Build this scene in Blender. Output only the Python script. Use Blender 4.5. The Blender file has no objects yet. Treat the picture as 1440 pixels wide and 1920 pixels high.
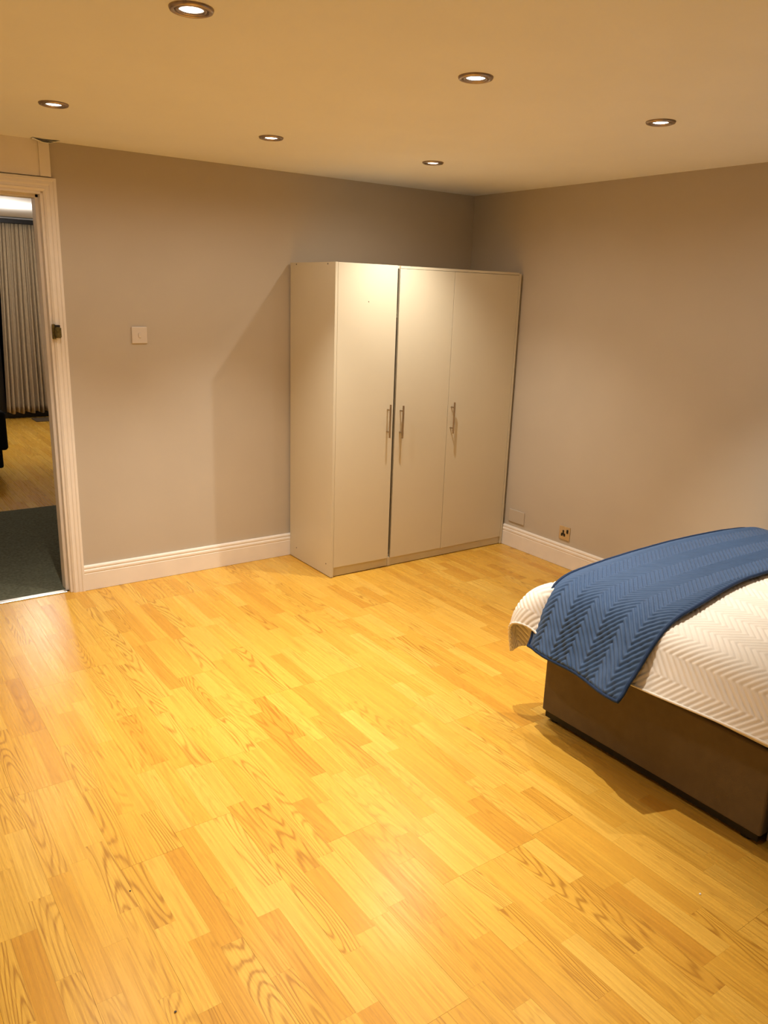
import bpy, bmesh, math, random
import numpy as np
from mathutils import Matrix, Vector

random.seed(7)
scene = bpy.context.scene
C = scene.collection

# ------------------------------------------------------------------ camera
CAM = (-3.81598, -4.39587, 1.68532)
RT = Vector((0.8184089, -0.57368856, 0.03298951))
UP = Vector((0.1273734, 0.23708991, 0.96310144))
FW = Vector((0.56034176, 0.78400881, -0.26710915))
FPX = 1476.8
cd = bpy.data.cameras.new('camera')
cam = bpy.data.objects.new('camera', cd)
C.objects.link(cam)
m = Matrix((RT, UP, -FW)).transposed().to_4x4()
m.translation = CAM
cam.matrix_world = m
cd.sensor_fit = 'VERTICAL'
cd.sensor_height = 36.0
cd.sensor_width = 27.0
cd.lens = FPX / 1920 * 36
cd.clip_start = 0.02
scene.camera = cam

# ------------------------------------------------------------------ world, light, exposure
w = bpy.data.worlds.new('world')
scene.world = w
w.use_nodes = True
w.node_tree.nodes['Background'].inputs[0].default_value = (0.02, 0.022, 0.03, 1)
w.node_tree.nodes['Background'].inputs[1].default_value = 0.2
vs = scene.view_settings
vs.view_transform = 'Standard'
vs.look = 'None'
vs.gamma = 1
vs.use_curve_mapping = False
vs.exposure = 0.12
LAMP_COL = (1.0, 0.94, 0.84)
LAMP_W = 130
SPILL_W = 8
WIDE_W = 78
WIDE_CONE = math.radians(112)
BACK_W = 108
BACK_CONE = math.radians(88)
LAMP_CONE = math.radians(72)
FAR_COL = (1.0, 0.93, 0.84)
H = 2.35
H2 = 2.42


# ------------------------------------------------------------------ helpers
def lin(r, g, b):
    def f(c):
        c /= 255
        return c / 12.92 if c < .04045 else ((c + .055) / 1.055) ** 2.4
    return (f(r), f(g), f(b), 1)


def nodes_of(mat):
    nt = mat.node_tree
    return nt, nt.nodes, nt.links, nt.nodes['Principled BSDF']


def mat_plain(name, col, rough=.5, metal=0, spec=.5, var=.05, vscale=6, bump=0, bscale=300, stretch=None, sheen=0):
    mt = bpy.data.materials.new(name)
    mt.use_nodes = True
    nt, N, L, P = nodes_of(mt)
    P.inputs['Roughness'].default_value = rough
    P.inputs['Metallic'].default_value = metal
    P.inputs['Specular IOR Level'].default_value = spec
    if sheen:
        P.inputs['Sheen Weight'].default_value = sheen
        P.inputs['Sheen Roughness'].default_value = .5
    tc = N.new('ShaderNodeTexCoord')
    mp = N.new('ShaderNodeMapping')
    L.new(tc.outputs['Object'], mp.inputs[0])
    if stretch:
        mp.inputs['Scale'].default_value = stretch
    nz = N.new('ShaderNodeTexNoise')
    nz.inputs['Scale'].default_value = vscale
    nz.inputs['Detail'].default_value = 4
    L.new(mp.outputs[0], nz.inputs['Vector'])
    cr = N.new('ShaderNodeValToRGB')
    cr.color_ramp.elements[0].position = .3
    cr.color_ramp.elements[1].position = .7
    cr.color_ramp.elements[0].color = tuple(c * (1 - var) for c in col[:3]) + (1,)
    cr.color_ramp.elements[1].color = tuple(min(1, c * (1 + var)) for c in col[:3]) + (1,)
    L.new(nz.outputs['Fac'], cr.inputs[0])
    L.new(cr.outputs[0], P.inputs['Base Color'])
    if bump:
        n2 = N.new('ShaderNodeTexNoise')
        n2.inputs['Scale'].default_value = bscale
        n2.inputs['Detail'].default_value = 3
        L.new(mp.outputs[0], n2.inputs['Vector'])
        b = N.new('ShaderNodeBump')
        b.inputs['Strength'].default_value = bump
        b.inputs['Distance'].default_value = .002
        L.new(n2.outputs['Fac'], b.inputs['Height'])
        L.new(b.outputs[0], P.inputs['Normal'])
    return mt


def mat_emit(name, col, strength):
    mt = bpy.data.materials.new(name)
    mt.use_nodes = True
    nt, N, L, P = nodes_of(mt)
    P.inputs['Base Color'].default_value = (.8, .8, .8, 1)
    P.inputs['Emission Color'].default_value = col
    P.inputs['Emission Strength'].default_value = strength
    return mt


def mat_wood(name='oak_laminate'):
    mt = bpy.data.materials.new(name)
    mt.use_nodes = True
    nt, N, L, P = nodes_of(mt)

    def node(t, **k):
        n = N.new(t)
        for a, v in k.items():
            setattr(n, a, v)
        return n

    def math_(op, a, b=None, c=None):
        n = node('ShaderNodeMath', operation=op)
        for i, v in enumerate((a, b, c)):
            if v is None:
                continue
            if isinstance(v, (int, float)):
                n.inputs[i].default_value = v
            else:
                L.new(v, n.inputs[i])
        return n.outputs[0]

    def attr(nm):
        n = node('ShaderNodeAttribute')
        n.attribute_name = nm
        return n.outputs['Fac']
    tone, seed, fig = attr('tone'), attr('seed'), attr('figure')
    geo = node('ShaderNodeNewGeometry')
    sx = node('ShaderNodeSeparateXYZ')
    L.new(geo.outputs['Position'], sx.inputs[0])
    X, Y = sx.outputs[0], sx.outputs[1]

    def vec(fx, fy, ox, oy):
        cx = math_('MULTIPLY_ADD', X, fx, math_('MULTIPLY', seed, ox))
        cy = math_('MULTIPLY_ADD', Y, fy, math_('MULTIPLY', seed, oy))
        c = node('ShaderNodeCombineXYZ')
        L.new(cx, c.inputs[0])
        L.new(cy, c.inputs[1])
        return c.outputs[0]

    def noise(v, detail=2, rough=.5, dist=0):
        n = node('ShaderNodeTexNoise')
        n.inputs['Scale'].default_value = 1
        n.inputs['Detail'].default_value = detail
        n.inputs['Roughness'].default_value = rough
        n.inputs['Distortion'].default_value = dist
        L.new(v, n.inputs['Vector'])
        return n.outputs['Fac']
    # cathedral figure: contour lines of a stretched noise
    n1 = noise(vec(12, 1.15, 41.3, 17.9), .7, .4, .05)
    rings = math_('SINE', math_('MULTIPLY', n1, 150))
    rings = math_('POWER', math_('MULTIPLY_ADD', rings, .5, .5), 3.5)
    # broad soft streaks
    n2 = noise(vec(150, 2.4, 13.7, 71.1), 3, .65)
    # fine pores
    n3 = noise(vec(520, 16, 3.1, 9.3), 2, .6)
    n4 = noise(vec(3.0, 1.3, 5.3, 2.2), 2, .5)
    # tone ramp per strip
    t = math_('ADD', tone, math_('MULTIPLY', math_('SUBTRACT', n4, .5), .35))
    cr = node('ShaderNodeValToRGB')
    e = cr.color_ramp.elements
    e[0].position = 0
    e[0].color = WOOD[0]
    e[1].position = 1
    e[1].color = WOOD[2]
    em = e.new(.5)
    em.color = WOOD[1]
    L.new(t, cr.inputs[0])
    d = math_('MULTIPLY', rings, math_('MULTIPLY', fig, .55))
    d = math_('ADD', d, math_('MULTIPLY', math_('SUBTRACT', n2, .43), 1.5))
    pores = math_('MULTIPLY', math_('GREATER_THAN', n3, .62), .16)
    d = math_('ADD', d, pores)
    d = math_('MAXIMUM', math_('MINIMUM', d, .75), 0)
    mx = node('ShaderNodeMix', data_type='RGBA')
    L.new(d, mx.inputs[0])
    L.new(cr.outputs[0], mx.inputs[6])
    mx.inputs[7].default_value = WOOD[3]
    L.new(mx.outputs[2], P.inputs['Base Color'])
    P.inputs['Roughness'].default_value = .36
    P.inputs['Specular IOR Level'].default_value = .4
    rr = math_('MULTIPLY_ADD', n2, .12, .22)
    L.new(rr, P.inputs['Roughness'])
    b = node('ShaderNodeBump')
    b.inputs['Strength'].default_value = .12
    b.inputs['Distance'].default_value = .0006
    L.new(n3, b.inputs['Height'])
    L.new(b.outputs[0], P.inputs['Normal'])
    return mt


WOOD = [lin(202, 144, 50), lin(220, 168, 64), lin(228, 182, 82), lin(150, 96, 26)]
M = {}
M['wall'] = mat_plain('greige_wall_paint', lin(192, 180, 163), .72, spec=.25, var=.02, vscale=3, bump=.12, bscale=220)
M['ceil'] = mat_plain('ceiling_paint', lin(244, 243, 240), .85, spec=.15, var=.015, vscale=2.5, bump=.12, bscale=160)
M['gloss'] = mat_plain('white_gloss_woodwork', lin(238, 228, 216), .38, spec=.45, var=.025, vscale=9, bump=.05, bscale=60)
M['ward'] = mat_plain('white_melamine', lin(210, 198, 172), .42, spec=.4, var=.012, vscale=4)
M['dark'] = mat_plain('dark_void', lin(22, 16, 12), .8, spec=.2)
M['steel'] = mat_plain('brushed_steel', lin(176, 160, 140), .34, 1, var=.12, vscale=30, stretch=(20, 20, 1))
M['nickel'] = mat_plain('brushed_nickel', lin(170, 152, 134), .3, 1, var=.12, vscale=60)
M['black'] = mat_plain('black_plastic', lin(18, 17, 20), .4)
M['plate'] = mat_plain('white_plastic_plate', lin(216, 203, 188), .35, var=.01)
M['brass'] = mat_plain('aged_brass', lin(126, 116, 76), .38, 1, var=.3, vscale=80)
M['screw'] = mat_plain('screw_hole_shade', lin(60, 50, 42), .6)
M['suede'] = mat_plain('brown_suede', lin(112, 96, 70), .95, spec=.1, var=.07, vscale=18, bump=.3, bscale=500, sheen=.15)
M['quilt'] = mat_plain('white_quilt_cotton', lin(238, 230, 218), .85, spec=.15, var=.015, vscale=20, bump=.15, bscale=900)
M['throw'] = mat_plain('blue_throw_fabric', lin(62, 86, 120), .62, spec=.25, var=.06, vscale=30, bump=.15, bscale=900, sheen=.1)
M['throw_edge'] = mat_plain('blue_throw_binding', lin(36, 54, 84), .7, spec=.2, var=.06, vscale=30)
M['mattress'] = mat_plain('mattress_ticking', lin(220, 212, 200), .9, spec=.1)
M['carpet'] = mat_plain('grey_green_carpet', lin(98, 98, 82), 1, spec=.05, var=.25, vscale=60, bump=1, bscale=500)
M['curtain'] = mat_plain('stone_curtain_fabric', lin(190, 172, 144), .95, spec=.1, var=.05, vscale=30, bump=.2, bscale=600)
M['white'] = mat_plain('white_paint', lin(236, 234, 230), .8, spec=.2, var=.01)
M['glass'] = mat_plain('night_glass', lin(10, 11, 14), .08)
M['blackfab'] = mat_plain('black_fabric', lin(14, 13, 15), .9, spec=.15)
M['alu'] = mat_plain('aluminium_strip', lin(214, 210, 204), .3, .6, var=.04, vscale=40)
M['mat'] = mat_plain('doormat_fibre', lin(96, 82, 66), 1, spec=.05, var=.2, vscale=120)
M['base'] = mat_plain('floor_underlay', lin(120, 78, 36), .9, spec=.1)
M['lens'] = mat_emit('lamp_lens_lit', (1, .95, .86, 1), 9)
M['farlens'] = mat_emit('far_lamp_lit', (1, .98, .95, 1), 14)
M['wood'] = mat_wood()


def link(name, me, mat=None, parent=None, loc=None, smooth=False):
    o = bpy.data.objects.new(name, me)
    C.objects.link(o)
    if mat is not None and not me.materials:
        me.materials.append(mat)
    if parent is not None:
        o.parent = parent
    if loc is not None:
        o.location = loc
    if smooth:
        for q in me.polygons:
            q.use_smooth = True
    return o


def empty(name, loc=(0, 0, 0)):
    o = bpy.data.objects.new(name, None)
    C.objects.link(o)
    o.location = loc
    o.empty_display_size = .05
    return o


def tag(o, label=None, cat=None, group=None, kind=None):
    if label:
        o['label'] = label
    if cat:
        o['category'] = cat
    if group:
        o['group'] = group
    if kind:
        o['kind'] = kind
    return o


def bm_box(bm, x0, x1, y0, y1, z0, z1):
    v = [bm.verts.new((x, y, z)) for z in (z0, z1) for y in (y0, y1) for x in (x0, x1)]
    for f in ((0, 2, 3, 1), (4, 5, 7, 6), (0, 1, 5, 4), (2, 6, 7, 3), (0, 4, 6, 2), (1, 3, 7, 5)):
        bm.faces.new([v[i] for i in f])


def to_mesh(bm, name='mesh'):
    me = bpy.data.meshes.new(name)
    bmesh.ops.recalc_face_normals(bm, faces=bm.faces)
    bm.to_mesh(me)
    bm.free()
    return me


def box(name, x0, x1, y0, y1, z0, z1, mat, parent=None, bevel=0, seg=2, origin=None):
    x0, x1 = min(x0, x1), max(x0, x1)
    y0, y1 = min(y0, y1), max(y0, y1)
    o = origin or ((x0 + x1) / 2, (y0 + y1) / 2, z0)
    bm = bmesh.new()
    bm_box(bm, x0 - o[0], x1 - o[0], y0 - o[1], y1 - o[1], z0 - o[2], z1 - o[2])
    if bevel:
        bmesh.ops.bevel(bm, geom=bm.edges[:], offset=bevel, segments=seg, profile=.5, affect='EDGES')
    ob = link(name, to_mesh(bm, name), mat, None, o, smooth=False)
    if parent is not None:
        ob.parent = parent
        ob.location = Vector(o) - parent_world(parent)
    return ob


def parent_world(p):
    v = Vector((0, 0, 0))
    while p is not None:
        v += p.location
        p = p.parent
    return v


def multi(name, boxes, mat, kind='structure'):
    bm = bmesh.new()
    for b in boxes:
        bm_box(bm, *b)
    o = link(name, to_mesh(bm, name), mat)
    tag(o, kind=kind)
    return o


def extrude_profile(name, prof, p0, p1, out, mat, parent=None, mitre0=0, mitre1=0, up=(0, 0, 1)):
    """prof: (outward, up) points; runs from p0 to p1; mitre adds to the run per unit outward."""
    p0, p1, out, up = Vector(p0), Vector(p1), Vector(out), Vector(up)
    d = (p1 - p0).normalized()
    bm = bmesh.new()
    a = [bm.verts.new(p0 + out * u + up * v + d * (mitre0 * u)) for u, v in prof]
    b = [bm.verts.new(p1 + out * u + up * v + d * (mitre1 * u)) for u, v in prof]
    n = len(prof)
    for i in range(n):
        bm.faces.new((a[i], a[(i + 1) % n], b[(i + 1) % n], b[i]))
    bm.faces.new(a)
    bm.faces.new(b[::-1])
    o = link(name, to_mesh(bm, name), mat)
    if parent is not None:
        o.parent = parent
        o.location = -parent_world(parent)
    return o


def cyl_bm(bm, p0, p1, r, n=16):
    p0, p1 = Vector(p0), Vector(p1)
    d = (p1 - p0)
    q = d.to_track_quat('Z', 'Y').to_matrix().to_4x4()
    q.translation = (p0 + p1) / 2
    bmesh.ops.create_cone(bm, cap_ends=True, segments=n, radius1=r, radius2=r, depth=d.length, matrix=q)


def lathe(name, prof, n, mat, parent, loc=(0, 0, 0)):
    bm = bmesh.new()
    rings = []
    for r, z in prof:
        rings.append([bm.verts.new((r * math.cos(2 * math.pi * i / n), r * math.sin(2 * math.pi * i / n), z)) for i in range(n)])
    for k in range(len(rings) - 1):
        for i in range(n):
            j = (i + 1) % n
            bm.faces.new((rings[k][i], rings[k][j], rings[k + 1][j], rings[k + 1][i]))
    if prof[-1][0] < .06 and len(prof) == 2 and prof[0][0] == 0:
        pass
    o = link(name, to_mesh(bm, name), mat, parent, loc, smooth=True)
    return o


# ------------------------------------------------------------------ room shell
XL, YF = -4.04, -4.75        # left wall, wall behind the camera
DX0, DX1 = -3.66, -2.825      # door opening (jamb faces)
DZ = 2.107
multi('wall_back', [(DX1 + .0, .12, 0, .12, 0, H + .1), (XL - .12, DX0, 0, .12, 0, H + .1), (DX0, DX1, 0, .12, DZ, H + .1)], M['wall'])
multi('wall_right', [(0, .12, YF - .12, 0, 0, H + .1)], M['wall'])
multi('wall_left', [(XL - .12, XL, YF - .12, 0, 0, H + .1)], M['wall'])
multi('wall_front', [(XL, 0, YF - .12, YF, 0, H + .1)], M['wall'])
multi('ceiling', [(XL, 0, YF, 0, H, H + .1)], M['ceil'])

# floor: underlay with oak strips
floor = multi('floor', [(XL - .12, .12, YF - .12, .035, -.05, -.008)], M['base'])


def project(pt):
    d = Vector(pt) - Vector(CAM)
    z = d.dot(FW)
    if z < .05:
        return None
    return 720 + FPX * d.dot(RT) / z, 960 - FPX * d.dot(UP) / z, z


strips = []
BW, BL = .1935, 1.292
k0 = math.floor((XL + 2.502) / BW)
kb = k0
while True:
    bx0 = -2.502 + kb * BW
    if bx0 > 0:
        break
    if kb == -1:
        yoff = -2.582
    elif kb == 0:
        yoff = -2.924
    else:
        yoff = random.uniform(-1.292, 0) + .3
    n0 = math.floor((YF - yoff) / BL)
    yb = yoff + n0 * BL
    while yb < .035:
        for s in range(3):
            cuts = [0]
            first = random.uniform(.18, .5)
            c = first
            while c < BL - .16:
                cuts.append(c)
                c += random.uniform(.28, .52)
            cuts.append(BL)
            for a, b in zip(cuts[:-1], cuts[1:]):
                g = .00025 if s == 0 else .00006
                g2 = .00025 if s == 2 else .00006
                x0, x1 = bx0 + s * BW / 3 + g, bx0 + (s + 1) * BW / 3 - g2
                ea = .0003 if a == 0 else .0001
                eb = .0003 if b == BL else .0001
                y0, y1 = yb + a + ea, yb + b - eb
                x0, x1 = max(x0, XL), min(x1, 0)
                y0, y1 = max(y0, YF), min(y1, .03)
                if x1 - x0 < .006 or y1 - y0 < .006:
                    continue
                strips.append((x0, x1, y0, y1))
        yb += BL
    kb += 1


def strip_area(s):
    x0, x1, y0, y1 = s
    cx, cy = (x0 + x1) / 2, (y0 + y1) / 2
    p = project((cx, cy, 0))
    if p is None or not (-20 < p[0] < 1460 and -20 < p[1] < 1960):
        return 0
    if cx > -1.54 and cy < -2.4:
        return 0
    q = [project((x, y, 0)) for x, y in ((x0, y0), (x1, y0), (x1, y1), (x0, y1))]
    if any(v is None for v in q):
        return 0
    a = 0
    for i in range(4):
        a += q[i][0] * q[(i + 1) % 4][1] - q[(i + 1) % 4][0] * q[i][1]
    return abs(a) / 2


strips.sort(key=strip_area, reverse=True)


def strips_mesh(lst, centre):
    V, F, T, S, G = [], [], [], [], []
    for (x0, x1, y0, y1) in lst:
        b = len(V)
        cx, cy = centre
        for z in (-.0079, 0):
            for y in (y0, y1):
                for x in (x0, x1):
                    V.append((x - cx, y - cy, z))
        for f in ((0, 2, 3, 1), (4, 5, 7, 6), (0, 1, 5, 4), (2, 6, 7, 3), (0, 4, 6, 2), (1, 3, 7, 5)):
            F.append([b + i for i in f])
        t = min(1, max(0, random.gauss(.60, .16)))
        if random.random() < .10:
            t = random.uniform(.12, .35)
        s = random.uniform(0, 20)
        g = random.choice([.05, .1, .2, .3, .45, 1.0]) * random.uniform(.7, 1.1)
        T += [t] * 8
        S += [s] * 8
        G += [g] * 8
    me = bpy.data.meshes.new('plank')
    me.from_pydata(V, [], F)
    for nm, d in (('tone', T), ('seed', S), ('figure', G)):
        at = me.attributes.new(nm, 'FLOAT', 'POINT')
        at.data.foreach_set('value', d)
    me.materials.append(M['wood'])
    return me


for s in strips[:300]:
    c = ((s[0] + s[1]) / 2, (s[2] + s[3]) / 2)
    link('plank', strips_mesh([s], c), None, floor, (c[0], c[1], 0))
po = link('plank_field', strips_mesh(strips[300:], (0, 0)), None, floor)
tag(po, kind='stuff')

# skirting
SK = [(0, .0), (.018, .0), (.018, .098), (.0165, .101), (.0165, .104), (.0185, .107), (.0185, .116), (.0165, .121), (.0125, .124),
      (.0125, .127), (.0145, .129), (.0145, .136), (.0115, .142), (.006, .145), (0, .145)]


def skirting(name, p0, p1, out, m0=0, m1=0):
    o = extrude_profile(name, [(u, v + .0015) for u, v in SK], p0, p1, out, M['gloss'], None, m0, m1)
    tag(o, kind='structure')


skirting('baseboard_back', (-2.752, 0, 0), (0, 0, 0), (0, -1, 0), 0, -1)
skirting('baseboard_right', (0, 0, 0), (0, YF, 0), (-1, 0, 0), 1, -1)
skirting('baseboard_left', (XL, 0, 0), (XL, YF, 0), (1, 0, 0), 1, -1)
skirting('baseboard_front', (XL, YF, 0), (0, YF, 0), (0, 1, 0), 1, -1)

# ------------------------------------------------------------------ door frame (no leaf in view)
door = empty('door_1', ((DX0 + DX1) / 2, 0, 0))
tag(door, 'white painted door frame around the open doorway to the hall', kind='structure')
ARC = [(0, 0), (.019, 0), (.019, .012), (.016, .016), (.016, .030), (.0125, .036), (.0125, .047), (.015, .051), (.0125, .056), (.009, .062), (0, .063)]
# profile: outward from wall, then across from the outer edge towards the opening
xo = -2.752
CT = 2.179


def casing(name, p0, p1, across, m0, m1):
    p0, p1, across = Vector(p0), Vector(p1), Vector(across)
    d = (p1 - p0).normalized()
    bm = bmesh.new()
    out = Vector((0, -1, 0))
    a = [bm.verts.new(p0 + out * u + across * v + d * (m0 * v)) for u, v in ARC]
    b = [bm.verts.new(p1 + out * u + across * v + d * (m1 * v)) for u, v in ARC]
    n = len(ARC)
    for i in range(n):
        bm.faces.new((a[i], a[(i + 1) % n], b[(i + 1) % n], b[i]))
    bm.faces.new(a)
    bm.faces.new(b[::-1])
    o = link(name, to_mesh(bm, name), M['gloss'])
    o.parent = door
    o.location = -door.location
    return o


xol = DX0 - (xo - DX1)
casing('architrave', (xo, 0, 0), (xo, 0, CT), (-1, 0, 0), 0, -1)
casing('architrave', (xol, 0, 0), (xol, 0, CT), (1, 0, 0), 0, -1)
casing('head_architrave', (xol, 0, CT), (xo, 0, CT), (0, 0, -1), 1, -1)
for nm, b in (('jamb', (DX1 - .004, DX1 + .02, -.002, .125, 0, DZ)), ('jamb', (DX0 - .02, DX0 + .004, -.002, .125, 0, DZ)),
              ('head_jamb', (DX0, DX1, -.002, .125, DZ - .004, DZ + .02)),
              ('door_stop', (DX1 - .018, DX1, .045, .125, 0, DZ)), ('door_stop', (DX0, DX0 + .018, .045, .125, 0, DZ)),
              ('door_stop', (DX0, DX1, .045, .125, DZ - .018, DZ))):
    box(nm, *b, M['gloss'], door, .002, 1)
multi('trim_1', [(xol, -2.775, -.010, .0, CT + .006, H)], M['gloss'])
multi('trim_2', [(-2.822, -2.772, -.016, -.0101, CT + .006, H)], M['gloss'])
th = box('threshold_strip', DX0 + .004, DX1 - .018, .012, .05, 0, .006, M['alu'], None, .002, 1)
tag(th, 'bright metal threshold strip across the doorway between carpet and wood floor', 'threshold strip')

keep = empty('lock_keep', (-2.801, -.019, 1.405))
tag(keep, 'tarnished brass lock keep screwed to the white door frame', 'lock keep')
box('keep_plate', -2.824, -2.808, -.024, -.012, 1.402, 1.478, M['brass'], keep, .002, 1)
bm = bmesh.new()
bm_box(bm, -.013, .017, -.026, .0, .0, .055)
bmesh.ops.bevel(bm, geom=[e for e in bm.edges], offset=.004, segments=2, affect='EDGES')
link('keep_box', to_mesh(bm), M['brass'], keep, (0, 0, .004))
box('keep_slot', -2.811, -2.788, -.040, -.012, 1.465, 1.474, M['black'], keep, .001, 1)

# flap of peeling lining paper where the ceiling meets the door panel
bm = bmesh.new()
rows = []
for i in range(13):
    t = i / 12
    x = -2.855 + t * .125
    sag = .016 * math.sin(math.pi * t) ** 1.2
    rows.append([bm.verts.new((x, -.012, H - .001 - sag * .15)), bm.verts.new((x, -.034, H - .002 - sag * .75)), bm.verts.new((x, -.060, H - .001 - sag))])
for i in range(12):
    for j in range(2):
        bm.faces.new((rows[i][j], rows[i + 1][j], rows[i + 1][j + 1], rows[i][j + 1]))
fl = link('peeling_paper_flap', to_mesh(bm), M['ceil'], smooth=True)
sd = fl.modifiers.new('thick', 'SOLIDIFY')
sd.thickness = .0015
tag(fl, 'small curled flap of peeling lining paper at the ceiling above the door', 'paper flap')

# ------------------------------------------------------------------ hall and far room through the doorway
multi('floor_hall', [(-4.3, -1.2, .05, 1.93, -.05, .004)], M['carpet'])
multi('wall_hall_left', [(-4.42, -4.3, .12, 1.93, 0, H + .1)], M['white'])
multi('wall_hall_right', [(-1.2, -1.08, .12, 1.93, 0, H + .1)], M['white'])
multi('ceiling_hall', [(-4.3, -1.2, .12, 1.93, H, H + .1)], M['white'])
FX0, FX1, FY1 = -4.9, -.35, 6.5
ff = multi('floor_far', [(FX0, FX1, 1.93, FY1 + .1, -.05, -.008)], M['base'])
fs = []
x = FX0
while x < FX1:
    y = 1.93 - random.uniform(0, 1)
    while y < FY1 + .1:
        l = random.uniform(.5, 1.1)
        y0, y1 = max(1.93, y), min(FY1 + .1, y + l)
        if y1 - y0 > .02:
            fs.append((x + .0004, min(x + .0645, FX1) - .0004, y0 + .0005, y1 - .0005))
        y += l
    x += .0645
fo = link('plank_field', strips_mesh(fs, (0, 0)), None, ff)
tag(fo, kind='stuff')
multi('wall_far_left', [(FX0 - .1, FX0, 1.93, FY1, 0, H2 + .1)], M['white'])
multi('wall_far_right', [(FX1, FX1 + .1, 1.93, FY1, 0, H2 + .1)], M['white'])
multi('wall_far', [(FX0, -2.75, FY1, FY1 + .1, 0, H2 + .1), (-.75, FX1, FY1, FY1 + .1, 0, H2 + .1), (-2.75, -.75, FY1, FY1 + .1, 2.2, H2 + .1)], M['white'])
multi('wall_far_near', [(FX0, -4.3, 1.83, 1.93, 0, H2 + .1), (-1.2, FX1, 1.83, 1.93, 0, H2 + .1), (-4.3, -1.2, 1.93, 1.95, H, H2 + .1)], M['white'])
multi('ceiling_far', [(FX0, FX1, 1.93, FY1, H2, H2 + .1)], M['white'])
# patio door with dark glass behind the curtains
pd = empty('door_2', (-1.75, FY1, 0))
tag(pd, 'black framed patio door with dark glass behind the curtains', kind='structure')
box('door_sill', -2.75, -.75, FY1 - .03, FY1 + .1, 0, .07, M['black'], pd, .003, 1)
box('door_frame', -2.75, -2.69, FY1, FY1 + .08, .07, 2.2, M['black'], pd, .003, 1)
box('door_frame', -.81, -.75, FY1, FY1 + .08, .07, 2.2, M['black'], pd, .003, 1)
box('door_frame', -2.04, -1.97, FY1, FY1 + .08, .07, 2.2, M['black'], pd, .003, 1)
box('glass_pane', -2.69, -2.04, FY1 + .03, FY1 + .045, .07, 2.2, M['glass'], pd)
box('glass_pane', -1.97, -.81, FY1 + .03, FY1 + .045, .07, 2.2, M['glass'], pd)
box('door_handle', -2.02, -1.985, FY1 - .04, FY1, .85, .98, M['steel'], pd, .004, 1)
rail = box('curtain_rail', -2.85, -.7, FY1 - .16, FY1 - .06, 2.345, 2.395, M['black'], None, .004, 1)
tag(rail, 'dark curtain rail under the ceiling of the far room', 'curtain rail')


def curtain(x0, x1, flare, label, npl, ph):
    nu, nv = 160, 24
    V, F = [], []
    for j in range(nv + 1):
        t = j / nv
        z = 2.345 - t * (2.345 - .075)
        for i in range(nu + 1):
            u = i / nu
            xx = x0 + (x1 - x0) * u - flare * t * (1 - u)
            amp = .018 + .028 * t
            ph2 = 2 * math.pi * npl * (u + .03 * math.sin(5 * u + ph)) + .5 * math.sin(2.2 * t + ph)
            yy = FY1 - .11 + amp * math.sin(ph2) + .010 * math.sin(2.3 * ph2 + 1 + t)
            zz = z + (.012 * math.sin(ph2 * .5) if j == nv else 0)
            V.append((xx, yy, zz))
    for j in range(nv):
        for i in range(nu):
            a = j * (nu + 1) + i
            F.append((a, a + 1, a + nu + 2, a + nu + 1))
    me = bpy.data.meshes.new('curtain')
    me.from_pydata(V, [], F)
    o = link('curtain', me, M['curtain'], smooth=True)
    s = o.modifiers.new('thick', 'SOLIDIFY')
    s.thickness = .003
    tag(o, label, 'curtain', 'curtains over the far patio door')
    return o


curtain(-1.90, -1.50, .08, 'beige pleated curtain in the far room, left of the pair', 9, .4)
curtain(-1.485, -.80, .0, 'beige pleated curtain in the far room, right of the pair', 13, 1.7)
dm = box('doormat', -1.72, -1.1, 6.05, 6.33, 0, .012, M['mat'], None, .004, 1)
tag(dm, 'brown-grey doormat on the far room floor below the curtains', 'doormat')

# black armchair at the left edge of the doorway view
ac = empty('armchair', (-2.98, 3.35, 0))
tag(ac, 'black armchair partly cut off by the doorway edge in the far room', 'armchair')


def soft(name, x0, x1, y0, y1, z0, z1, bev):
    o = box(name, x0, x1, y0, y1, z0, z1, M['blackfab'], ac, bev, 4)
    return o


soft('seat_base', -3.35, -2.62, 3.02, 3.70, .10, .30, .02)
soft('seat_cushion', -3.24, -2.70, 2.98, 3.60, .301, .44, .04)
soft('arm', -2.70, -2.575, 2.98, 3.72, .262, .60, .03)
soft('arm', -3.37, -3.245, 2.98, 3.72, .262, .60, .03)
soft('backrest', -3.30, -2.66, 3.60, 3.80, .302, .92, .05)
for lx in (-3.30, -2.68):
    for ly in (3.06, 3.66):
        bm = bmesh.new()
        bmesh.ops.create_cone(bm, cap_ends=True, segments=12, radius1=.014, radius2=.022, depth=.1)
        link('leg', to_mesh(bm), M['black'], ac, (lx + 2.98, ly - 3.35, .05))

# ------------------------------------------------------------------ downlights
BEZ = [(.030, -.002), (.031, -.006), (.036, -.0075), (.039, -.006), (.0395, -.001)]
RIM = [(.0405, -.001), (.041, -.0065), (.047, -.009), (.053, -.007), (.0555, -.002), (.0555, 0.0)]
GRV = [(.0385, -.0012), (.0415, -.0012)]
LEN = [(.0002, -.0045), (.015, -.0042), (.027, -.003), (.0305, -.0015)]


def make_downlight():
    r = empty('downlight', (0, 0, H))
    lathe('bezel', RIM, 40, M['nickel'], r)
    lathe('tilt_ring', BEZ, 40, M['nickel'], r)
    lathe('groove', GRV, 40, M['black'], r)
    lathe('lens', LEN, 32, M['lens'], r)
    return r


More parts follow.
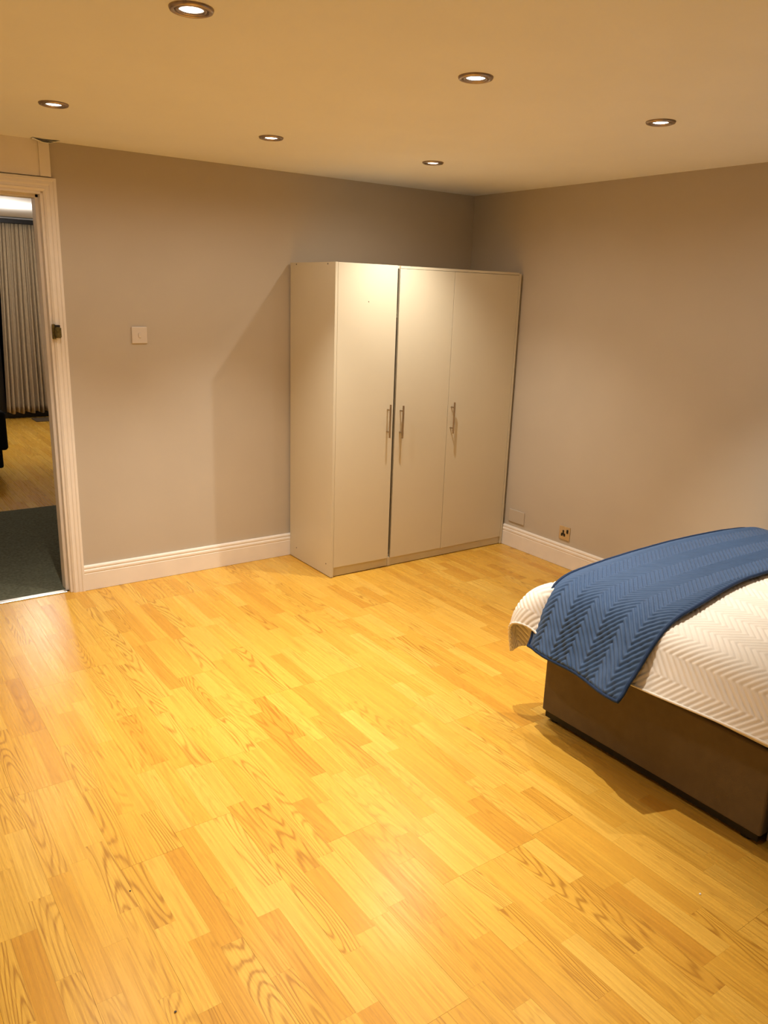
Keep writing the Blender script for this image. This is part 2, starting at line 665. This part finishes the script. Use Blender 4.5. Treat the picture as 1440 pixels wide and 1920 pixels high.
GX = (None, -2.955, -2.02, -1.085)
GY = (-.905, -2.298, -3.69)
LBL = {(1, 2): 'added round brushed nickel downlight above the camera, unseen, lighting the near floor',
       (1, 0): 'round brushed nickel ceiling downlight closest to the doorway',
       (2, 0): 'round brushed nickel ceiling downlight in the middle of the row nearest the back wall',
       (3, 0): 'round brushed nickel ceiling downlight in front of the wardrobe, smallest in view',
       (1, 1): 'round brushed nickel ceiling downlight largest in view at the top edge of the photo',
       (2, 1): 'round brushed nickel ceiling downlight at the centre right of the ceiling, middle of front row',
       (3, 1): 'round brushed nickel ceiling downlight above the bed near the right wall'}
proto = make_downlight()
first = True
sl = bpy.data.lights.new('downlight_beam', 'SPOT')
sl.energy = LAMP_W
sl.color = LAMP_COL
sl.spot_size = LAMP_CONE
sl.spot_blend = 1.0
sl.shadow_soft_size = .006
sw_ = bpy.data.lights.new('downlight_wide_beam', 'SPOT')
sw_.energy = WIDE_W
sw_.color = LAMP_COL
sw_.spot_size = WIDE_CONE
sw_.spot_blend = 1.0
sw_.shadow_soft_size = .008
sb_ = sw_.copy()
sb_.energy = BACK_W
sb_.spot_size = BACK_CONE
sp_ = bpy.data.lights.new('downlight_spill', 'SPOT')
sp_.energy = SPILL_W
sp_.color = LAMP_COL
sp_.spot_size = math.radians(172)
sp_.spot_blend = .6
sp_.shadow_soft_size = .02
for i, gx in list(enumerate(GX))[1:]:
    for j, gy in enumerate(GY):
        if j == 2 and i != 1:  # last row is one unseen lamp, added to brighten the near floor
            continue
        if first:
            r = proto
            kids = list(r.children)
            first = False
        else:
            r = proto.copy()
            C.objects.link(r)
            for ch in kids:
                c = ch.copy()
                C.objects.link(c)
                c.parent = r
        r.location = (gx, gy, H)
        tag(r, LBL[(i, j)], 'downlight', 'recessed ceiling downlights')
        lo = bpy.data.objects.new('downlight_beam', (sw_ if i == 3 else sb_) if j == 0 else sl)
        C.objects.link(lo)
        lo.location = (gx, gy, H - .03)
        ls = bpy.data.objects.new('downlight_spill', sp_)
        C.objects.link(ls)
        ls.location = (gx, gy, H - .03)
        if (i, j) == (3, 1):      # this one is tilted towards the right wall
            lo.rotation_euler = (math.radians(-12), math.radians(-11), 0)

# far room and hall lamps
def far_lamp(x, y, h, e, e2, label, rad=.06):
    r = empty('ceiling_lamp', (x, y, h))
    lathe('lamp_rim', [(rad + .012, 0), (rad + .012, -.012), (rad, -.016), (rad, -.004)], 32, M['white'], r)
    lathe('lamp_diffuser', [(.0002, -.018), (rad * .6, -.017), (rad, -.012), (rad, -.004)], 32, M['farlens'], r)
    tag(r, label, 'lamp')
    l = bpy.data.lights.new('lamp_light', 'POINT')
    l.energy = e
    l.color = FAR_COL
    l.shadow_soft_size = .10
    o = bpy.data.objects.new('lamp_light', l)
    C.objects.link(o)
    o.location = (x, y, h - .2)
    if e2:
        l = bpy.data.lights.new('lamp_beam', 'SPOT')
        l.energy = e2
        l.color = LAMP_COL
        l.spot_size = math.radians(84)
        l.spot_blend = .7
        l.shadow_soft_size = .03
        o = bpy.data.objects.new('lamp_beam', l)
        C.objects.link(o)
        o.location = (x, y, h - .05)


far_lamp(-2.12, 4.76, H2, 30, 60, 'glowing white ceiling lamp in the far room seen through the doorway')
far_lamp(-2.81, 1.38, H, 5, 0, 'hall ceiling lamp hidden above the door head', .05)

# ------------------------------------------------------------------ wardrobe
WX0, WX1, WD, WH = -1.44, -.022, -.535, 1.845
WB = -.02
wd = empty('wardrobe', ((WX0 + WX1) / 2, (WB + WD) / 2, 0))
tag(wd, 'tall cream-white three-door wardrobe standing in the corner of the room', 'wardrobe')
T = .017
PZ = .004
box('side_panel', WX0, WX0 + T, WD, WB, PZ, WH, M['ward'], wd, .0008, 1)
box('side_panel', WX1 - T, WX1, WD, WB, PZ, WH - .008, M['ward'], wd, .0008, 1)
box('divider_panel', -.984, -.967, WD + .022, WB - .008, PZ, WH - .02, M['ward'], wd, .0008, 1)
box('top_panel', WX0 + T, WX1 - T, WD + .02, WB, WH - .017, WH - .001, M['ward'], wd, .0008, 1)
box('top_rail', -.992, WX1 - T, WD + .003, WD + .0195, WH - .016, WH - .002, M['ward'], wd, .0008, 1)
box('bottom_panel', WX0 + T, WX1 - T, WD + .025, WB - .008, .062, .078, M['ward'], wd)
box('plinth', WX0 + T, -1.012, WD + .012, WD + .028, PZ, .06, M['ward'], wd, .0008, 1)
box('plinth', -.992, WX1 - T, WD + .012, WD + .028, PZ, .06, M['ward'], wd, .0008, 1)
box('plinth_post', -1.012, -.992, WD + .008, WD + .0215, PZ, .062, M['ward'], wd, .0008, 1)
box('back_panel', WX0 + T, WX1 - T, WB - .007, WB - .001, .08, WH - .02, M['ward'], wd)
box('shelf', WX0 + T, WX1 - T, WD + .03, WB - .01, 1.55, 1.566, M['ward'], wd)


def door_leaf(x0, x1, z0, z1, hx, angle=0, hz=.94):
    # hinge on the left edge at the front
    o = empty('x', (0, 0, 0))
    bpy.data.objects.remove(o)
    ox, oy = x0, WD + .019
    bm = bmesh.new()
    bm_box(bm, 0, x1 - x0, -.018, 0, 0, z1 - z0)
    bmesh.ops.bevel(bm, geom=bm.edges[:], offset=.0009, segments=1, affect='EDGES')
    d = link('door', to_mesh(bm), M['ward'], wd, Vector((ox, oy, z0)) - wd.location)
    d.rotation_euler = (0, 0, -math.radians(angle))
    bm = bmesh.new()
    lx, ly, lz = hx - x0, -.018, hz - z0
    cyl_bm(bm, (lx, ly - .033, lz - .1), (lx, ly - .033, lz + .1), .006, 16)
    for s in (-1, 1):
        cyl_bm(bm, (lx, ly, lz + s * .0665), (lx, ly - .033, lz + s * .0665), .0045, 12)
    link('handle', to_mesh(bm), M['steel'], d, smooth=False)
    return d


d1 = door_leaf(WX0 + T + .002, -1.020, .063, WH - .001, -1.061, 1.2, .946)
d2 = door_leaf(-.996, -.585, .058, WH - .018, -.960, .2, .934)
d3 = door_leaf(-.5815, WX1 - T - .002, .056, WH - .018, -.556, 0, .935)
bm = bmesh.new()
cyl_bm(bm, (0, -.0186, 0), (0, -.017, 0), .003, 10)
link('screw_hole', to_mesh(bm), M['screw'], d1, (.205, 0, 1.575))
tag(d1, 'left wardrobe door standing slightly ajar')
for yy, zz in ((-.095, WH - .010), (-.454, WH - .010), (-.107, .074), (-.477, .077)):
    bm = bmesh.new()
    cyl_bm(bm, (-.0008, 0, 0), (.001, 0, 0), .0042, 10)
    link('screw_cap', to_mesh(bm), M['screw'], wd, Vector((WX0, yy, zz)) - wd.location)

# ------------------------------------------------------------------ plates on the walls
sw = empty('light_switch', (-2.368, 0, 1.420))
tag(sw, 'square white light switch on the back wall beside the doorway', 'light switch')
box('switch_plate', -2.411, -2.325, -.009, 0, 1.376, 1.466, M['plate'], sw, .0035, 2)
box('switch_rocker', -2.3745, -2.3615, -.0135, -.0085, 1.408, 1.432, M['plate'], sw, .002, 2)
for sx in (-2.4, -2.336):
    bm = bmesh.new()
    cyl_bm(bm, (0, 0, 0), (0, -.0006, 0), .003, 12)
    link('screw_cap', to_mesh(bm), M['plate'], sw, Vector((sx, -.009, 1.421)) - sw.location)

so = empty('wall_socket', (0, -1.088, .18))
tag(so, 'chrome single plug socket with black insert low on the right wall', 'socket')
M['socket'] = mat_plain('brushed_champagne_plate', lin(214, 194, 160), .3, .55, var=.06, vscale=60)
box('socket_plate', -.008, 0, -1.132, -1.044, .180, .270, M['socket'], so, .0025, 2)
box('socket_insert', -.0088, -.0075, -1.107, -1.054, .194, .247, M['socket'], so, .0008, 1)
box('pin_slot', -.0098, -.0086, -1.0865, -1.0745, .222, .244, M['black'], so)
box('pin_slot', -.0098, -.0086, -1.0985, -1.0835, .203, .213, M['black'], so)
box('pin_slot', -.0098, -.0086, -1.0775, -1.0625, .203, .213, M['black'], so)
box('pin_shutter', -.0096, -.0086, -1.0975, -1.0635, .2125, .2225, M['black'], so)
box('socket_switch', -.0125, -.0078, -1.121, -1.108, .228, .252, M['black'], so, .001, 1)

bp = box('blank_plate', -.008, 0, -.720, -.572, .178, .268, M['wall'], None, .003, 2)
tag(bp, 'wall-coloured blank double plate on the right wall beside the wardrobe', 'blank plate')

# ------------------------------------------------------------------ bed
BX0, BX1, BY1, BY0 = -1.55, -.06, -2.40, -4.40
bed = empty('divan_bed', ((BX0 + BX1) / 2, (BY0 + BY1) / 2, 0))
tag(bed, 'brown suede divan bed base on low black glides along the right wall', 'bed')
for (ya, yb) in ((-3.356, BY1), (BY0, -3.374)):
    b = box('base_section', BX0, BX1, ya, yb, .045, .345, M['suede'], bed, .008, 3)
    box('under_bed_shade', BX0 + .012, BX1 - .012, ya + .012, yb - .012, .016, .0455, M['black'], bed)  # black slab standing in for the deep shade under the base
    for fx in (BX0 + .045, BX1 - .05):
        for fy in (ya + .06, yb - .045):
            bm = bmesh.new()
            bmesh.ops.create_cone(bm, cap_ends=True, segments=20, radius1=.024, radius2=.03, depth=.03)
            link('glide_foot', to_mesh(bm), M['black'], bed, Vector((fx, fy, .015)) - bed.location)
box('link_bar', BX0 + .035, BX0 + .06, -3.39, -3.34, .1, .13, M['steel'], bed)

MX0 = -1.60
mt_ = box('mattress', MX0 + .035, BX1 - .02, BY0 + .03, BY1 - .03, .345, .565, M['mattress'], None, .05, 4)
tag(mt_, 'mattress on the divan base hidden under the white quilt', 'mattress')

ZE = .600
XM, XH = (MX0 + BX1) / 2, (BX1 - MX0) / 2


def top_z(x, y):
    t = np.clip(np.abs((x - XM) / XH), 0, 1)
    return ZE + .040 * (1 - t ** 2.6) + .004 * np.sin(7 * x + 2 * y) * np.sin(5 * y + 1) * (1 - t)


def drape(cx, cy, lift, R, flare, cflare, Rc, Ry=.045):
    """cloth coordinates -> positions; beyond the edges the cloth rolls over and hangs, corners flare."""
    ex0, ex1, ey = MX0 - lift * .6 + R, BX1 + lift * .2 - R, BY1 + .014 + lift * .6 - Ry
    df = np.maximum(0, ex0 - cx)
    db = np.maximum(0, cx - ex1)
    dy = np.maximum(0, cy - ey)
    px, py = np.clip(cx, ex0, ex1), np.minimum(cy, ey)
    dx = df + db
    r = np.hypot(dx, dy)
    th = np.arctan2(dy, np.maximum(dx, 1e-9))
    s2 = np.sin(2 * th) * (df > 0)
    R = R * np.cos(th) ** 2 + Ry * np.sin(th) ** 2 + s2 * (Rc - (R + Ry) / 2)
    arc = R * math.pi / 2
    ra = np.minimum(r, arc)
    rest = np.maximum(0, r - arc)
    fe = flare * np.cos(th) ** 2 + .04 * np.sin(th) ** 2
    fl = fe + (cflare - fe) * np.abs(s2) ** 1.5
    fl = np.where(db > 0, .0, fl)
    out = R * np.sin(ra / R) + rest * fl
    dz = R * (1 - np.cos(ra / R)) + rest * np.sqrt(1 - fl ** 2)
    sx = np.where(df > 0, -1.0, 1.0)
    X = px + sx * out * np.cos(th)
    Y = py + out * np.sin(th)
    Z = top_z(px, py) + lift - dz
    return np.stack([X, Y, Z], -1)


def grid_normals(Pn):
    du = np.gradient(Pn, axis=0)
    dv = np.gradient(Pn, axis=1)
    n = np.cross(du, dv)
    n /= np.linalg.norm(n, axis=-1, keepdims=True) + 1e-12
    return n


def grid_obj(name, Pn, mat, parent=None, thick=.006):
    nu, nv = Pn.shape[:2]
    idx = np.arange(nu * nv).reshape(nu, nv)
    q = np.stack([idx[:-1, :-1], idx[1:, :-1], idx[1:, 1:], idx[:-1, 1:]], -1).reshape(-1, 4)
    me = bpy.data.meshes.new(name)
    me.vertices.add(nu * nv)
    me.vertices.foreach_set('co', Pn.reshape(-1).astype(np.float32))
    me.loops.add(q.size)
    me.loops.foreach_set('vertex_index', q.reshape(-1).astype(np.int32))
    me.polygons.add(len(q))
    me.polygons.foreach_set('loop_start', np.arange(0, q.size, 4, dtype=np.int32))
    me.polygons.foreach_set('loop_total', np.full(len(q), 4, dtype=np.int32))
    me.polygons.foreach_set('use_smooth', np.ones(len(q), dtype=bool))
    me.update()
    me.validate()
    o = link(name, me, mat, parent)
    s = o.modifiers.new('thick', 'SOLIDIFY')
    s.thickness = thick
    s.offset = -1
    return o


def smooth_grid(Pn, k, it):
    # rounds off the crease where the top meets the hanging side (along the first axis)
    for _ in range(it):
        pad = np.concatenate([2 * Pn[:1] - Pn[k:0:-1], Pn, 2 * Pn[-1:] - Pn[-2:-k - 2:-1]], 0)
        cs = np.cumsum(np.concatenate([np.zeros_like(pad[:1]), pad], 0), 0)
        Pn = (cs[2 * k + 1:] - cs[:-2 * k - 1]) / (2 * k + 1)
    return Pn


def chevron(run, across, P, A, lam):
    tri = np.abs(((across / P) % 1) * 2 - 1)
    s = (run + A * tri) / lam
    return np.abs(np.sin(math.pi * s)) ** .55


def wob(x, y, k, seed):
    rs = np.random.RandomState(seed)
    o = 0
    for _ in range(7):
        a, b, p = rs.normal(0, k), rs.normal(0, k), rs.uniform(0, 6.28)
        o = o + np.sin(a * x + b * y + p)
    return o / 7


def tube_along(name, pts, r, mat, parent, n=6):
    cu = bpy.data.curves.new(name, 'CURVE')
    cu.dimensions = '3D'
    sp = cu.splines.new('POLY')
    sp.points.add(len(pts) - 1)
    for i, q in enumerate(pts):
        sp.points[i].co = (q[0], q[1], q[2], 1)
    cu.bevel_depth = r
    cu.bevel_resolution = 2
    cu.use_fill_caps = True
    tmp = bpy.data.objects.new(name, cu)
    C.objects.link(tmp)
    dg = bpy.context.evaluated_depsgraph_get()
    me = bpy.data.meshes.new_from_object(tmp.evaluated_get(dg))
    bpy.data.objects.remove(tmp)
    return link(name, me, mat, parent, smooth=True)


# white quilt
HF, HY = .168, .335
cxs = np.arange(MX0 - HF, BX1 + .10, .0042)
cys = np.concatenate([np.arange(BY0 + .02, -3.75, .012), np.arange(-3.75, BY1 + HY, .0042)])
CX, CY = np.meshgrid(cxs, cys, indexing='ij')
front = np.clip((MX0 - CX) / HF, 0, 1)
hem = 1.02 - .07 * np.sin(5.3 * CY + .6) * front
Pq = drape(np.where(CX < MX0, MX0 - (MX0 - CX) * hem, CX), CY, .0, .08, .45, .06, .195)
Pq = smooth_grid(Pq, 6, 4)
Nq = grid_normals(Pq)
if Nq[len(cxs) // 2, len(cys) // 2, 2] < 0:
    Nq = -Nq
    flipq = True
else:
    flipq = False
relief = .0056 * chevron(CY, CX, .155, .074, .0255)
Pq2 = Pq + Nq * (relief + .004 * wob(CX, CY, 9, 3) * (.4 + front))[..., None]
if flipq:
    Pq2 = Pq2[:, ::-1]
quilt = grid_obj('quilt', Pq2, M['quilt'], None, .008)
tag(quilt, 'white quilted bedspread with chevron stitching draped over the bed', 'quilt')
Pb = Pq2[:, ::-1] if flipq else Pq2
edge = [Vector(v) for v in Pb[0, ::3]] + [Vector(v) for v in Pb[::3, -1]]
tube_along('binding', edge, .0045, M['quilt'], quilt)

# blue throw across the foot
TL0, TL1 = BX1 + .02, MX0 - .240
ul = np.arange(TL1, TL0, .0031)
vl = np.linspace(0, 1, 175)
U, V_ = np.meshgrid(ul, vl, indexing='ij')
drop = np.clip((MX0 + .09 - U) / .31, 0, 1)
along = np.clip((U - MX0) / (BX1 - MX0), 0, 1)
yl = -2.415 + .035 * along + .004 * np.sin(9 * U)
ynr = -2.915 + .09 * along + .015 * np.sin(6 * U + 1) * (1 - drop)
CYt = ynr + (yl - ynr) * V_
CXt = np.where(U < MX0, MX0 - (MX0 - U) * (1.10 - .10 * V_), U)
# flatten the foot edge (no roll-over along the foot)
Pt = drape(CXt, np.minimum(CYt, BY1 - .06), .019, .10, .36 + .26 * (1 - V_), .4, .1)
Pt[..., 1] += CYt - np.minimum(CYt, BY1 - .06)
Pt[..., 2] -= .010 * np.clip((CYt - (BY1 - .05)) / .05, 0, 1) ** 2
Pt = smooth_grid(Pt, 14, 6)
wr = wob(U * 1.2, CYt, 16, 5) * .007 * (.25 + drop) + wob(U, CYt, 52, 8) * .0065 * (.08 + drop ** 1.5)
wr = np.maximum(wr, -.003)
Nt = grid_normals(Pt)
flipt = Nt[-200, 80, 2] < 0
if flipt:
    Nt = -Nt
reliefT = .0098 * chevron(U, CYt, .150, .088, .0255)
fade = np.clip(np.minimum(V_ / .05, (1 - V_) / .11), 0, 1) * np.clip((U - TL1) / .012, 0, 1)
fade = fade * fade * (3 - 2 * fade)
Pt2 = Pt + Nt * (reliefT * fade + wr + .006)[..., None]
# outward billow of the hanging end
Pt2[..., 0] -= .010 * drop ** 2 * (np.sin(9 * V_ + .5) + 1.5 * (1 - V_))
Pg = Pt2[:, ::-1] if flipt else Pt2
throw = grid_obj('bed_throw', Pg, M['throw'], None, .006)
tag(throw, 'blue quilted chevron throw laid across the foot of the bed', 'throw')
e1 = [Vector(v) for v in Pt2[::-4, 0]] + [Vector(v) for v in Pt2[0, ::3]] + [Vector(v) for v in Pt2[::4, -1]]
tube_along('binding', e1, .0065, M['throw_edge'], throw)

# ------------------------------------------------------------------ crumbs on the floor
for (x, y, s, mk, lb) in ((-3.281, -2.453, .0028, 'screw', 'tiny dark crumb on the floor left of centre'),
                          (-3.317, -2.905, .0038, 'screw', 'tiny dark crumb on the floor at the bottom edge of the photo'),
                          (-1.885, -3.371, .0040, 'white', 'tiny white crumb on the floor beside the bed')):
    bm = bmesh.new()
    bmesh.ops.create_icosphere(bm, subdivisions=1, radius=s)
    for v in bm.verts:
        v.co *= random.uniform(.7, 1.2)
        v.co.z *= .6
    zmin = min(v.co.z for v in bm.verts)
    o = link('crumb', to_mesh(bm), M[mk], None, (x, y, -zmin))
    tag(o, lb, 'crumb')
